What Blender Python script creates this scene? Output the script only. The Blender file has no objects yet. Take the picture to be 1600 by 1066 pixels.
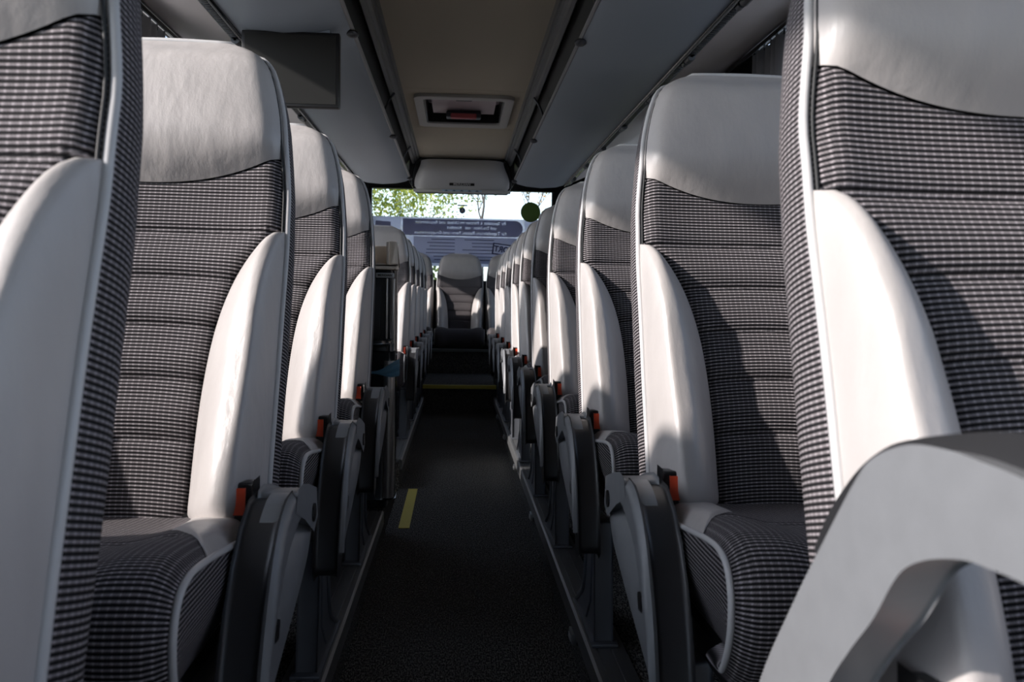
import bpy, bmesh, math, random
from mathutils import Vector, Matrix
random.seed(7)
sc = bpy.context.scene
COL = sc.collection
PI = math.pi

# ------------------------------------------------------------------ camera, sky, sun, exposure
CAMX, CAMZ, FPX = -0.022, 0.93, 1322.0
cd = bpy.data.cameras.new('camera'); cam = bpy.data.objects.new('camera', cd); COL.objects.link(cam)
cd.sensor_width = 36.0; cd.lens = FPX / 1600 * 36.0; cd.clip_start = 0.02; cd.clip_end = 400
yaw, pitch, roll = math.atan(86 / FPX), math.atan(61 / FPX), math.radians(1.0)
cam.rotation_mode = 'QUATERNION'
M = Matrix.Rotation(-yaw, 4, 'Z') @ Matrix.Rotation(PI / 2 - pitch, 4, 'X') @ Matrix.Rotation(roll, 4, 'Z')
cam.rotation_quaternion = M.to_quaternion()
cam.location = (CAMX, 0, CAMZ)
cd.dof.use_dof = True; cd.dof.focus_distance = 2.3; cd.dof.aperture_fstop = 8.0
sc.camera = cam

SUN = Vector((1.0, 0.41, -0.53)).normalized()
w = bpy.data.worlds.new('sky'); sc.world = w; w.use_nodes = True
nt = w.node_tree; nt.nodes.clear()
sky = nt.nodes.new('ShaderNodeTexSky'); sky.sky_type = 'NISHITA'; sky.sun_disc = False
sky.sun_elevation = math.asin(-SUN.z); sky.sun_rotation = math.atan2(-SUN.x, -SUN.y); sky.air_density = 1.0; sky.dust_density = 1.5
hs = nt.nodes.new('ShaderNodeHueSaturation'); hs.inputs['Saturation'].default_value = 0.5
bg = nt.nodes.new('ShaderNodeBackground'); bg.inputs['Strength'].default_value = 0.56
wo = nt.nodes.new('ShaderNodeOutputWorld')
tint = nt.nodes.new('ShaderNodeMix'); tint.data_type = 'RGBA'; tint.blend_type = 'MULTIPLY'; tint.inputs[0].default_value = 1.0
tint.inputs[7].default_value = (0.90, 1.0, 1.13, 1)
nt.links.new(sky.outputs[0], hs.inputs['Color']); nt.links.new(hs.outputs[0], tint.inputs[6]); nt.links.new(tint.outputs[2], bg.inputs[0]); nt.links.new(bg.outputs[0], wo.inputs[0])
sd = bpy.data.lights.new('sun', 'SUN'); sd.energy = 12.6; sd.angle = math.radians(1.2); sd.color = (1.0, 0.93, 0.86)
so = bpy.data.objects.new('sun', sd); COL.objects.link(so); so.rotation_mode = 'QUATERNION'
so.rotation_quaternion = SUN.to_track_quat('-Z', 'Y'); so.location = (-20, -11, 12)
sc.view_settings.view_transform = 'Standard'; sc.view_settings.look = 'None'
sc.view_settings.exposure = 0.12; sc.view_settings.gamma = 1.0; sc.view_settings.use_curve_mapping = False
sc.cycles.use_denoising = True; sc.cycles.max_bounces = 10; sc.cycles.diffuse_bounces = 6
sc.cycles.transparent_max_bounces = 16; sc.cycles.sample_clamp_indirect = 6.0

# ------------------------------------------------------------------ materials
def new_mat(name):
    m = bpy.data.materials.new(name); m.use_nodes = True
    return m, m.node_tree, m.node_tree.nodes['Principled BSDF']
def N(t, kind, **kw):
    n = t.nodes.new(kind)
    for k, v in kw.items(): setattr(n, k, v)
    return n
def math_node(t, op, a, b=None):
    n = t.nodes.new('ShaderNodeMath'); n.operation = op
    for i, x in enumerate((a, b)):
        if x is None: continue
        if isinstance(x, (int, float)): n.inputs[i].default_value = x
        else: t.links.new(x, n.inputs[i])
    return n.outputs[0]
def plain(name, col, rough=0.5, metal=0.0, spec=0.5, bump=0.0, scale=300.0, var=0.0):
    m, t, b = new_mat(name)
    b.inputs['Base Color'].default_value = (*col, 1); b.inputs['Roughness'].default_value = rough
    b.inputs['Metallic'].default_value = metal; b.inputs['Specular IOR Level'].default_value = spec
    if bump or var:
        tc = N(t, 'ShaderNodeTexCoord'); no = N(t, 'ShaderNodeTexNoise'); no.inputs['Scale'].default_value = scale
        no.inputs['Detail'].default_value = 4
        t.links.new(tc.outputs['Object'], no.inputs['Vector'])
        if bump:
            bp = N(t, 'ShaderNodeBump'); bp.inputs['Strength'].default_value = bump; bp.inputs['Distance'].default_value = 0.001
            t.links.new(no.outputs[0], bp.inputs['Height']); t.links.new(bp.outputs[0], b.inputs['Normal'])
        if var:
            mx = N(t, 'ShaderNodeMix', data_type='RGBA'); 
            mx.inputs[6].default_value = (*[c * (1 - var) for c in col], 1); mx.inputs[7].default_value = (*[min(1, c * (1 + var)) for c in col], 1)
            t.links.new(no.outputs[0], mx.inputs[0]); t.links.new(mx.outputs[2], b.inputs['Base Color'])
    return m
def leather_mat():
    m, t, b = new_mat('grey_leather')
    tc = N(t, 'ShaderNodeTexCoord'); n1 = N(t, 'ShaderNodeTexNoise'); n1.inputs['Scale'].default_value = 9; n1.inputs['Detail'].default_value = 5
    mp = N(t, 'ShaderNodeMapping'); mp.inputs['Scale'].default_value = (2.2, 2.2, 0.8)
    t.links.new(tc.outputs['Object'], mp.inputs[0]); t.links.new(mp.outputs[0], n1.inputs['Vector'])
    vo = N(t, 'ShaderNodeTexVoronoi'); vo.inputs['Scale'].default_value = 420
    t.links.new(tc.outputs['Object'], vo.inputs['Vector'])
    mx = N(t, 'ShaderNodeMix', data_type='RGBA'); mx.inputs[6].default_value = (0.36, 0.335, 0.325, 1); mx.inputs[7].default_value = (0.47, 0.44, 0.425, 1)
    t.links.new(n1.outputs[0], mx.inputs[0]); t.links.new(mx.outputs[2], b.inputs['Base Color'])
    b.inputs['Roughness'].default_value = 0.42; b.inputs['Specular IOR Level'].default_value = 0.55
    b1 = N(t, 'ShaderNodeBump'); b1.inputs['Strength'].default_value = 0.32; b1.inputs['Distance'].default_value = 0.012
    b2 = N(t, 'ShaderNodeBump'); b2.inputs['Strength'].default_value = 0.12; b2.inputs['Distance'].default_value = 0.0006
    t.links.new(n1.outputs[0], b1.inputs['Height']); t.links.new(vo.outputs['Distance'], b2.inputs['Height'])
    t.links.new(b1.outputs[0], b2.inputs['Normal']); t.links.new(b2.outputs[0], b.inputs['Normal'])
    return m
def fabric_mat():
    m, t, b = new_mat('ribbed_seat_fabric')
    uv = N(t, 'ShaderNodeUVMap'); sp = N(t, 'ShaderNodeSeparateXYZ'); t.links.new(uv.outputs[0], sp.inputs[0])
    U, V = sp.outputs[0], sp.outputs[1]
    P = 0.0060
    rib = math_node(t, 'SINE', math_node(t, 'MULTIPLY', V, 2 * PI / P))
    rib = math_node(t, 'MULTIPLY_ADD', rib, 0.5); rib.node.inputs[2].default_value = 0.5
    col = math_node(t, 'SINE', math_node(t, 'MULTIPLY', U, 2 * PI / 0.0092))
    col = math_node(t, 'MULTIPLY_ADD', col, 0.5); col.node.inputs[2].default_value = 0.5
    dot = math_node(t, 'POWER', col, 5.0)
    tw = math_node(t, 'SINE', math_node(t, 'ADD', math_node(t, 'MULTIPLY', U, 2 * PI / 0.0031), math_node(t, 'MULTIPLY', V, 2 * PI / 0.0044)))
    tw = math_node(t, 'MULTIPLY_ADD', tw, 0.16); tw.node.inputs[2].default_value = 0.84
    rib2 = math_node(t, 'POWER', rib, 1.7)
    h = math_node(t, 'MULTIPLY', rib2, math_node(t, 'MULTIPLY', tw, math_node(t, 'MULTIPLY_ADD', dot, 0.5)))
    h.node.inputs[1].links[0].from_node.inputs[1].links[0].from_node.inputs[2].default_value = 0.5
    mx = N(t, 'ShaderNodeMix', data_type='RGBA'); mx.inputs[6].default_value = (0.006, 0.006, 0.007, 1); mx.inputs[7].default_value = (0.54, 0.49, 0.51, 1)
    t.links.new(h, mx.inputs[0]); t.links.new(mx.outputs[2], b.inputs['Base Color'])
    b.inputs['Roughness'].default_value = 0.9; b.inputs['Specular IOR Level'].default_value = 0.15
    bp = N(t, 'ShaderNodeBump'); bp.inputs['Strength'].default_value = 0.9; bp.inputs['Distance'].default_value = 0.0022
    t.links.new(rib, bp.inputs['Height']); t.links.new(bp.outputs[0], b.inputs['Normal'])
    return m
def carpet_mat():
    m, t, b = new_mat('ribbed_black_carpet')
    tc = N(t, 'ShaderNodeTexCoord'); no = N(t, 'ShaderNodeTexNoise'); no.inputs['Scale'].default_value = 260; no.inputs['Detail'].default_value = 3
    mp = N(t, 'ShaderNodeMapping'); mp.inputs['Scale'].default_value = (1.0, 0.35, 1.0)
    t.links.new(tc.outputs['Object'], mp.inputs[0]); t.links.new(mp.outputs[0], no.inputs['Vector'])
    cr = N(t, 'ShaderNodeValToRGB'); cr.color_ramp.elements[0].position = 0.42; cr.color_ramp.elements[0].color = (0.016, 0.016, 0.0155, 1)
    cr.color_ramp.elements[1].position = 0.75; cr.color_ramp.elements[1].color = (0.30, 0.29, 0.275, 1)
    t.links.new(no.outputs[0], cr.inputs[0]); t.links.new(cr.outputs[0], b.inputs['Base Color'])
    b.inputs['Roughness'].default_value = 0.95; b.inputs['Specular IOR Level'].default_value = 0.1
    bp = N(t, 'ShaderNodeBump'); bp.inputs['Strength'].default_value = 0.6; bp.inputs['Distance'].default_value = 0.003
    t.links.new(no.outputs[0], bp.inputs['Height']); t.links.new(bp.outputs[0], b.inputs['Normal'])
    return m
def see_through_mat(name, tint, gloss=0.06, body=0.0, bcol=(0.5, 0.5, 0.5), translucent=True):
    m = bpy.data.materials.new(name); m.use_nodes = True; t = m.node_tree; t.nodes.clear()
    out = N(t, 'ShaderNodeOutputMaterial'); tr = N(t, 'ShaderNodeBsdfTransparent'); tr.inputs[0].default_value = (*tint, 1)
    gl = N(t, 'ShaderNodeBsdfGlossy'); gl.inputs['Roughness'].default_value = 0.03
    mx = N(t, 'ShaderNodeMixShader'); mx.inputs[0].default_value = gloss
    t.links.new(tr.outputs[0], mx.inputs[1]); t.links.new(gl.outputs[0], mx.inputs[2])
    last = mx.outputs[0]
    if body:
        d = N(t, 'ShaderNodeBsdfTranslucent'); d.inputs[0].default_value = (*bcol, 1)
        d2 = N(t, 'ShaderNodeBsdfDiffuse'); d2.inputs[0].default_value = (*bcol, 1)
        ma = N(t, 'ShaderNodeMixShader'); ma.inputs[0].default_value = 0.5
        t.links.new(d.outputs[0], ma.inputs[1]); t.links.new(d2.outputs[0], ma.inputs[2])
        mb = N(t, 'ShaderNodeMixShader'); mb.inputs[0].default_value = body
        t.links.new(last, mb.inputs[1]); t.links.new(ma.outputs[0], mb.inputs[2]); last = mb.outputs[0]
    t.links.new(last, out.inputs[0])
    return m

LEATHER = leather_mat(); FABRIC = fabric_mat(); CARPET = carpet_mat()
PIPING = plain('piping_vinyl', (0.50, 0.49, 0.49), 0.38)
SHELLG = plain('armrest_grey_plastic', (0.175, 0.18, 0.19), 0.40, bump=0.25, scale=45, var=0.10)
PADBLK = plain('armrest_black_rubber', (0.022, 0.022, 0.024), 0.36, bump=0.2, scale=800)
BLACKP = plain('black_plastic', (0.012, 0.012, 0.013), 0.35)
BACKSH = plain('seat_back_shell', (0.018, 0.018, 0.02), 0.5)
LEGM = plain('painted_leg_metal', (0.14, 0.15, 0.17), 0.36, metal=0.35)
RED = plain('red_button_plastic', (0.85, 0.10, 0.04), 0.35)
ALU = plain('brushed_aluminium', (0.34, 0.345, 0.35), 0.42, metal=0.85, bump=0.15, scale=500)
ALUD = plain('dark_aluminium', (0.10, 0.105, 0.115), 0.4, metal=0.7)
RACKM = plain('rack_blue_grey_cloth', (0.33, 0.375, 0.42), 0.55, bump=0.3, scale=700, var=0.12)
LIP = plain('rack_edge_grey', (0.32, 0.32, 0.32), 0.45)
CEILM = plain('ceiling_taupe_cloth', (0.62, 0.55, 0.43), 0.85, bump=0.4, scale=600, var=0.12)
PANELM = plain('side_panel_taupe', (0.50, 0.46, 0.45), 0.7, bump=0.2, scale=500)
VOID = plain('rack_inner_black', (0.012, 0.013, 0.014), 0.6)
WALLM = plain('wall_grey_carpet', (0.08, 0.085, 0.09), 0.9, bump=0.4, scale=500)
FRAMEM = plain('window_rubber_black', (0.012, 0.012, 0.012), 0.5)
CURT = plain('grey_curtain_cloth', (0.52, 0.53, 0.55), 0.85, bump=0.3, scale=400)
HATCHM = plain('hatch_frame_grey', (0.62, 0.60, 0.57), 0.5)
HATCHP = plain('hatch_panel_lilac', (0.7, 0.6, 0.62), 0.3)
COVE = plain('cove_grey', (0.66, 0.66, 0.66), 0.5)
COVEL = plain('cove_light_strip', (0.55, 0.55, 0.53), 0.4)
BLUEL = plain('pale_blue_label', (0.45, 0.62, 0.75), 0.4)
NAVY = plain('navy_print', (0.02, 0.05, 0.14), 0.5)
SCREEN = plain('screen_glass', (0.02, 0.02, 0.019), 0.5, spec=0.15)
BEIGE = plain('beige_tray_plastic', (0.80, 0.68, 0.55), 0.45)
GLOSSB = plain('gloss_black_panel', (0.014, 0.016, 0.018), 0.16)
SATIN = plain('satin_metal_trim', (0.6, 0.57, 0.54), 0.3, metal=0.8)
YEL = plain('yellow_tape', (0.62, 0.53, 0.10), 0.6)
STEPG = plain('step_edge_grey', (0.14, 0.15, 0.145), 0.5)
PLATE = plain('name_plate_silver', (0.55, 0.55, 0.54), 0.35)
GLASS = see_through_mat('tinted_window_glass', (0.72, 0.72, 0.73), 0.05)
REARG = see_through_mat('rear_window_glass', (0.93, 0.94, 0.93), 0.03)
FILM_A = see_through_mat('film_grey', (0.42, 0.42, 0.44), 0.0, 0.72, (0.8, 0.82, 0.95))
FILM_B = see_through_mat('film_slate', (0.3, 0.3, 0.33), 0.0, 0.85, (0.42, 0.43, 0.56))
FILM_C = see_through_mat('film_white_print', (0.5, 0.5, 0.5), 0.0, 0.7, (0.9, 0.9, 0.95))
FILM_L = see_through_mat('film_lime', (0.5, 0.5, 0.4), 0.0, 0.8, (0.7, 0.8, 0.5))
DISC = see_through_mat('disc_sticker_green', (0.16, 0.2, 0.12), 0.0, 0.85, (0.15, 0.20, 0.08))
DARKINK = see_through_mat('film_dark_ink', (0.1, 0.1, 0.14), 0.0, 0.8, (0.10, 0.10, 0.17))
INK2 = see_through_mat('film_faint_ink', (0.4, 0.4, 0.46), 0.0, 0.6, (0.22, 0.22, 0.32))
BAGM = see_through_mat('blue_bag_plastic', (0.35, 0.6, 0.75), 0.2, 0.5, (0.35, 0.62, 0.80))
BARK = plain('tree_bark', (0.035, 0.03, 0.027), 0.9)
GRASS = plain('asphalt_ground', (0.26, 0.255, 0.25), 0.95, var=0.2, scale=3)
def leaf_mat(name, c1, c2):
    m, t, b = new_mat(name)
    tc = N(t, 'ShaderNodeTexCoord'); no = N(t, 'ShaderNodeTexNoise'); no.inputs['Scale'].default_value = 1.5; no.inputs['Detail'].default_value = 5
    t.links.new(tc.outputs['Object'], no.inputs['Vector'])
    cr = N(t, 'ShaderNodeValToRGB'); cr.color_ramp.elements[0].position = 0.4; cr.color_ramp.elements[1].position = 0.62
    cr.color_ramp.elements[0].color = (*c1, 1); cr.color_ramp.elements[1].color = (*c2, 1)
    t.links.new(no.outputs[0], cr.inputs[0]); t.links.new(cr.outputs[0], b.inputs['Base Color'])
    b.inputs['Roughness'].default_value = 0.6
    tl = N(t, 'ShaderNodeBsdfTranslucent'); t.links.new(cr.outputs[0], tl.inputs[0])
    mx = N(t, 'ShaderNodeMixShader'); mx.inputs[0].default_value = 0.4
    out = t.nodes['Material Output']
    t.links.new(b.outputs[0], mx.inputs[1]); t.links.new(tl.outputs[0], mx.inputs[2]); t.links.new(mx.outputs[0], out.inputs[0])
    return m
LEAFG = leaf_mat('green_leaves', (0.09, 0.15, 0.015), (0.42, 0.44, 0.07))
LEAFO = leaf_mat('autumn_leaves', (0.20, 0.19, 0.03), (0.55, 0.25, 0.05))

# ------------------------------------------------------------------ mesh helpers
class MB:
    def __init__(s): s.v = []; s.f = []; s.uv = []
    def grid(s, fn, nu, nv, uvfn=None, closed_u=False):
        """fn(i/nu, j/nv) -> point"""
        base = len(s.v)
        cu = nu if closed_u else nu + 1
        for j in range(nv + 1):
            for i in range(cu):
                s.v.append(tuple(fn(i / nu, j / nv)))
                s.uv.append(uvfn(i / nu, j / nv) if uvfn else (i / nu, j / nv))
        for j in range(nv):
            for i in range(nu):
                a = base + j * cu + i; b = base + j * cu + (i + 1) % cu
                s.f.append((a, b, b + cu, a + cu))
        return s
    def box(s, x0, x1, y0, y1, z0, z1):
        b = len(s.v)
        for x in (x0, x1):
            for y in (y0, y1):
                for z in (z0, z1): s.v.append((x, y, z)); s.uv.append((x + y, z))
        for f in ((0, 1, 3, 2), (4, 6, 7, 5), (0, 4, 5, 1), (2, 3, 7, 6), (0, 2, 6, 4), (1, 5, 7, 3)):
            s.f.append(tuple(b + i for i in f))
        return s
    def tube(s, pts, r, n=8, cap=True):
        pts = [Vector(p) for p in pts]; m = len(pts); base = len(s.v)
        rr = r if isinstance(r, (list, tuple)) else [r] * m
        prev = None
        for k in range(m):
            t = (pts[min(k + 1, m - 1)] - pts[max(k - 1, 0)])
            t = t.normalized() if t.length > 1e-9 else Vector((0, 0, 1))
            if prev is None:
                a = Vector((0, 0, 1)) if abs(t.z) < 0.9 else Vector((1, 0, 0))
            else: a = prev
            nx = (a - t * a.dot(t)).normalized(); ny = t.cross(nx); prev = nx
            for i in range(n):
                q = pts[k] + (nx * math.cos(2 * PI * i / n) + ny * math.sin(2 * PI * i / n)) * rr[k]
                s.v.append(tuple(q)); s.uv.append((i / n, k / m))
        for k in range(m - 1):
            for i in range(n):
                a = base + k * n + i; b = base + k * n + (i + 1) % n
                s.f.append((a, b, b + n, a + n))
        if cap:
            s.f.append(tuple(base + i for i in range(n))[::-1]); s.f.append(tuple(base + (m - 1) * n + i for i in range(n)))
        return s
    def prism(s, poly, a0, a1, axis='x'):
        """poly: 2D outline. axis x: (y,z); axis y: (x,z); axis z: (x,y)"""
        n = len(poly); base = len(s.v)
        for a in (a0, a1):
            for p, q in poly:
                s.v.append({'x': (a, p, q), 'y': (p, a, q), 'z': (p, q, a)}[axis]); s.uv.append((p, q))
        s.f.append(tuple(base + i for i in range(n))); s.f.append(tuple(base + n + i for i in range(n))[::-1])
        for i in range(n):
            j = (i + 1) % n; s.f.append((base + i, base + j, base + n + j, base + n + i))
        return s
    def mesh(s, name, mat, bevel=0, seg=2, smooth=True, ang=40, mirror=1):
        me = bpy.data.meshes.new(name)
        me.from_pydata([(x * mirror, y, z) for x, y, z in s.v], [], s.f)
        uvl = me.uv_layers.new(name='UVMap')
        for l in me.loops: uvl.data[l.index].uv = s.uv[l.vertex_index]
        bm = bmesh.new(); bm.from_mesh(me)
        if bevel:
            bmesh.ops.remove_doubles(bm, verts=bm.verts, dist=1e-6)
            ed = [e for e in bm.edges if len(e.link_faces) == 2 and e.calc_face_angle(0) > math.radians(28)]
            bmesh.ops.bevel(bm, geom=ed, offset=bevel, segments=seg, affect='EDGES', profile=0.6, clamp_overlap=True)
        bmesh.ops.recalc_face_normals(bm, faces=bm.faces)
        if smooth:
            for f in bm.faces: f.smooth = True
            for e in bm.edges:
                if len(e.link_faces) == 2 and e.calc_face_angle(0) > math.radians(ang): e.smooth = False
        bm.to_mesh(me); bm.free(); me.materials.append(mat)
        return me
    def build(s, name, mat, parent=None, **kw):
        return link(name, s.mesh(name, mat, **kw), parent)
def link(name, me, parent=None, loc=(0, 0, 0)):
    o = bpy.data.objects.new(name, me); COL.objects.link(o); o.parent = parent; o.location = loc
    return o
def tag(o, label=None, cat=None, group=None, kind=None):
    if label: o['label'] = label
    if cat: o['category'] = cat
    if group: o['group'] = group
    if kind: o['kind'] = kind
    return o
def empty(name, loc=(0, 0, 0)):
    o = bpy.data.objects.new(name, None); COL.objects.link(o); o.location = loc; o.empty_display_size = 0.1
    return o
def copy_tree(o, parent=None):
    c = o.copy(); COL.objects.link(c); c.parent = parent
    for ch in [x for x in bpy.data.objects if x.parent == o]: copy_tree(ch, c)
    return c
def smooth01(x): x = max(0.0, min(1.0, x)); return x * x * (3 - 2 * x)
def interp(tab, x):
    if x <= tab[0][0]: return tab[0][1]
    for (a, p), (b, q) in zip(tab, tab[1:]):
        if x <= b:
            t = (x - a) / (b - a); return p + (q - p) * t
    return tab[-1][1]
def catmull(tab, n=8):
    P = [Vector(p) for p in tab]; out = []
    for i in range(len(P) - 1):
        p0 = P[max(i - 1, 0)]; p1 = P[i]; p2 = P[i + 1]; p3 = P[min(i + 2, len(P) - 1)]
        for k in range(n):
            t = k / n
            out.append(0.5 * ((2 * p1) + (p2 - p0) * t + (2 * p0 - 5 * p1 + 4 * p2 - p3) * t * t + (3 * p1 - p0 - 3 * p2 + p3) * t ** 3))
    out.append(P[-1]); return out
def text_mesh(txt, size, name='lettering', extrude=0.0005, bold=0.0):
    cu = bpy.data.curves.new(name, 'FONT'); cu.body = txt; cu.size = size; cu.align_x = 'CENTER'; cu.align_y = 'CENTER'
    cu.extrude = extrude; cu.offset = bold
    o = bpy.data.objects.new('tmp', cu); COL.objects.link(o)
    dg = bpy.context.evaluated_depsgraph_get(); me = bpy.data.meshes.new_from_object(o.evaluated_get(dg))
    bpy.data.objects.remove(o); me.name = name
    return me
def put_text(txt, size, name, mat, parent, loc, mirrored=False, rot=0.0, bold=0.0, sx=1.0, tilt=PI / 2):
    me = text_mesh(txt, size, name, bold=bold); me.materials.clear(); me.materials.append(mat)
    S = Matrix.Diagonal((-sx if mirrored else sx, 1, 1, 1))
    me.transform(Matrix.Translation(loc) @ Matrix.Rotation(tilt, 4, 'X') @ Matrix.Rotation(rot, 4, 'Z') @ S)
    return link(name, me, parent)

# ------------------------------------------------------------------ setting
def struct(o): return tag(o, kind='structure')
POD = 0.13
Y0, YR = -3.9, 9.2
WX = 1.40
# aisle floor
struct(MB().box(-0.30, 0.31, Y0, 6.98, -0.04, 0.0).build('floor', CARPET, smooth=False))
# raised seat platforms
struct(MB().box(0.296, WX, Y0, YR, -0.04, POD).build('floor', CARPET, smooth=False))
struct(MB().box(-WX, -0.296, Y0, 3.36, -0.04, POD).build('floor', CARPET, smooth=False))
struct(MB().box(-WX, -0.296, 4.17, YR, -0.04, POD).build('floor', CARPET, smooth=False))
struct(MB().box(-WX, -0.262, 3.36, 4.17, -0.40, -0.36).box(-0.262, -0.25, 3.36, 4.17, -0.40, -0.04).box(-WX, -0.262, 4.17, 4.19, -0.40, -0.04)
       .box(-WX, -0.262, 3.34, 3.36, -0.40, -0.04).box(-0.30, -0.262, 3.36, 4.17, -0.36, -0.15).build('floor', BLACKP, smooth=False))
# rear steps
struct(MB().box(-0.30, 0.31, 6.98, YR, -0.04, 0.23).build('floor', CARPET, smooth=False))
struct(MB().box(-0.30, 0.31, 8.17, YR, 0.23, 0.46).build('floor', CARPET, smooth=False))
struct(MB().box(-0.298, 0.308, 6.965, 7.0, 0.205, 0.236).build('trim_4', YEL, bevel=0.003, smooth=False))
struct(MB().box(-0.298, 0.308, 8.14, 8.21, 0.44, 0.466).build('trim_5', STEPG, bevel=0.004, smooth=False))
# walls with window openings
PILL = [-3.84, -2.2, -0.55, 3.42, 5.2, 6.95, 8.7]
SILL, WTOP = 0.92, 2.17
for sx, side in ((-1, 'left'), (1, 'right')):
    b = MB()
    def wb(x0, x1, *r): b.box(min(sx * x0, sx * x1), max(sx * x0, sx * x1), *r)
    wb(1.362, 1.40, Y0, YR, -0.04, SILL); wb(1.362, 1.40, Y0, YR, WTOP, 2.32)
    struct(b.build('wall_' + side, WALLM, smooth=False))
    p = MB()
    for y in PILL: p.box(min(sx * 1.352, sx * 1.385), max(sx * 1.352, sx * 1.385), y - 0.06, y + 0.06, SILL, WTOP)
    struct(p.build('trim_%d' % (6 if sx < 0 else 7), FRAMEM, bevel=0.006))
    ys = PILL + [YR]
    for k in range(len(ys) - 1):
        a, c = ys[k] + 0.06, ys[k + 1] - 0.06
        if c - a < 0.3: continue
        n = k + 1 if sx < 0 else k + 8
        fr = MB(); X = sx * 1.378
        fr.box(X - 0.02, X + 0.02, a, c, SILL, SILL + 0.03).box(X - 0.02, X + 0.02, a, c, WTOP - 0.03, WTOP)
        fr.box(X - 0.02, X + 0.02, a, a + 0.025, SILL, WTOP).box(X - 0.02, X + 0.02, c - 0.025, c, SILL, WTOP)
        wo_ = struct(fr.build('window_%d' % n, FRAMEM, bevel=0.003))
        MB().box(X - 0.002, X + 0.002, a + 0.02, c - 0.02, SILL + 0.02, WTOP - 0.02).build('pane', GLASS, wo_, smooth=False)
for s in (-1, 1):
    struct(MB().box(min(s * 1.34, s * 1.361), max(s * 1.34, s * 1.361), 7.1, YR - .12, 1.76, 2.18).build('trim_%d' % (30 + s), WALLM, smooth=False))
fw = MB().box(-WX, WX, Y0 - .08, Y0, -.04, .95).box(-WX, WX, Y0 - .08, Y0, 1.85, 2.32)
for s in (-1, 1): fw.box(min(s * 1.15, s * WX), max(s * 1.15, s * WX), Y0 - .08, Y0, .95, 1.85)
struct(fw.build('wall_front', WALLM, smooth=False))
wf = struct(MB().box(-1.15, 1.15, Y0 - .06, Y0 - .02, .95, .98).box(-1.15, 1.15, Y0 - .06, Y0 - .02, 1.82, 1.85).build('window_21', FRAMEM, smooth=False))
MB().box(-1.15, 1.15, Y0 - .042, Y0 - .038, .97, 1.83).build('pane', GLASS, wf, smooth=False)
struct(MB().box(1.345, 1.385, 3.92, 4.75, SILL, WTOP).build('trim_40', FRAMEM, bevel=0.006))
# roof and ceiling
struct(MB().box(-1.41, 1.41, Y0 - .1, YR + 0.1, 2.30, 2.36).build('ceiling', VOID, smooth=False))
HY0, HY1, HX = 5.06, 5.93, 0.27
cp = MB()
cp.box(-0.362, 0.362, Y0, HY0 - 0.10, 2.15, 2.17).box(-0.362, 0.362, HY1 + 0.12, 7.34, 2.15, 2.17)
cp.box(-0.362, -HX, HY0 - 0.095, HY1 + 0.115, 2.15, 2.17).box(HX, 0.362, HY0 - 0.095, HY1 + 0.115, 2.15, 2.17)
cp.box(-HX, HX, HY0 - 0.095, HY0 + 0.02, 2.15, 2.17).box(-HX, HX, HY1 - 0.02, HY1 + 0.115, 2.15, 2.17)
struct(cp.build('ceiling', CEILM, smooth=False))
TRN = 10
for sx in (-1, 1):
    # ridged aluminium strip beside the ceiling panel
    prof = [(0.358, 2.15), (0.366, 2.128), (0.378, 2.134), (0.384, 2.118), (0.398, 2.115), (0.404, 2.100), (0.420, 2.095), (0.43, 2.11), (0.43, 2.17), (0.358, 2.17)]
    struct(MB().prism([(sx * x, z) for x, z in prof], Y0, 7.33, 'y').build('trim_%d' % TRN, ALU, smooth=False)); TRN += 1
    prof = [(0.43, 2.15), (0.50, 2.06), (0.56, 2.05), (0.56, 2.07), (0.52, 2.08), (0.45, 2.17), (0.43, 2.19)]
    struct(MB().prism([(sx * x, z) for x, z in prof], Y0, 7.33, 'y').build('trim_%d' % TRN, VOID, smooth=False)); TRN += 1
    # outer soffit panel above the windows
    prof = [(0.80, 1.872), (0.90, 1.90), (1.05, 1.965), (1.17, 2.035), (1.31, 2.105), (1.36, 2.12), (1.36, 2.15), (1.30, 2.14), (1.17, 2.065), (1.04, 1.995), (0.88, 1.93), (0.80, 1.90)]
    struct(MB().prism([(sx * x, z) for x, z in prof], Y0, 6.75, 'y').build('trim_%d' % TRN, PANELM)); TRN += 1
    # black line at the window head
    struct(MB().prism([(sx * x, z) for x, z in ((1.275, 2.075), (1.31, 2.10), (1.315, 2.085), (1.28, 2.062))], Y0, YR, 'y').build('trim_%d' % TRN, FRAMEM, smooth=False)); TRN += 1
# rear wall and rear window
rw = MB(); RY = 9.08
rw.box(-WX, WX, RY, RY + 0.06, -0.04, 1.12).box(-WX, -0.97, RY, RY + 0.06, 1.12, 2.32).box(1.00, WX, RY, RY + 0.06, 1.12, 2.32).box(-0.97, 1.00, RY, RY + 0.06, 2.14, 2.32)
struct(rw.build('wall_rear', FRAMEM, smooth=False))
rf = MB(); rf.box(-0.97, 1.00, RY - .01, RY + .05, 1.12, 1.15).box(-0.97, 1.00, RY - .01, RY + .05, 2.11, 2.14).box(-0.97, -0.94, RY - .01, RY + .05, 1.15, 2.11).box(0.97, 1.0, RY - .01, RY + .05, 1.15, 2.11)
RW = struct(rf.build('window_20', FRAMEM, bevel=0.004))
MB().box(-0.95, 0.98, RY + 0.02, RY + 0.024, 1.14, 2.12).build('pane', REARG, RW, smooth=False)
# yellow tape along the stairwell
tag(MB().box(-0.25, -0.205, 3.43, 4.15, 0.0, 0.003).build('floor_tape', YEL, bevel=0.001, smooth=False), 'yellow safety tape on the carpet beside the dark stairwell', 'tape')

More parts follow.
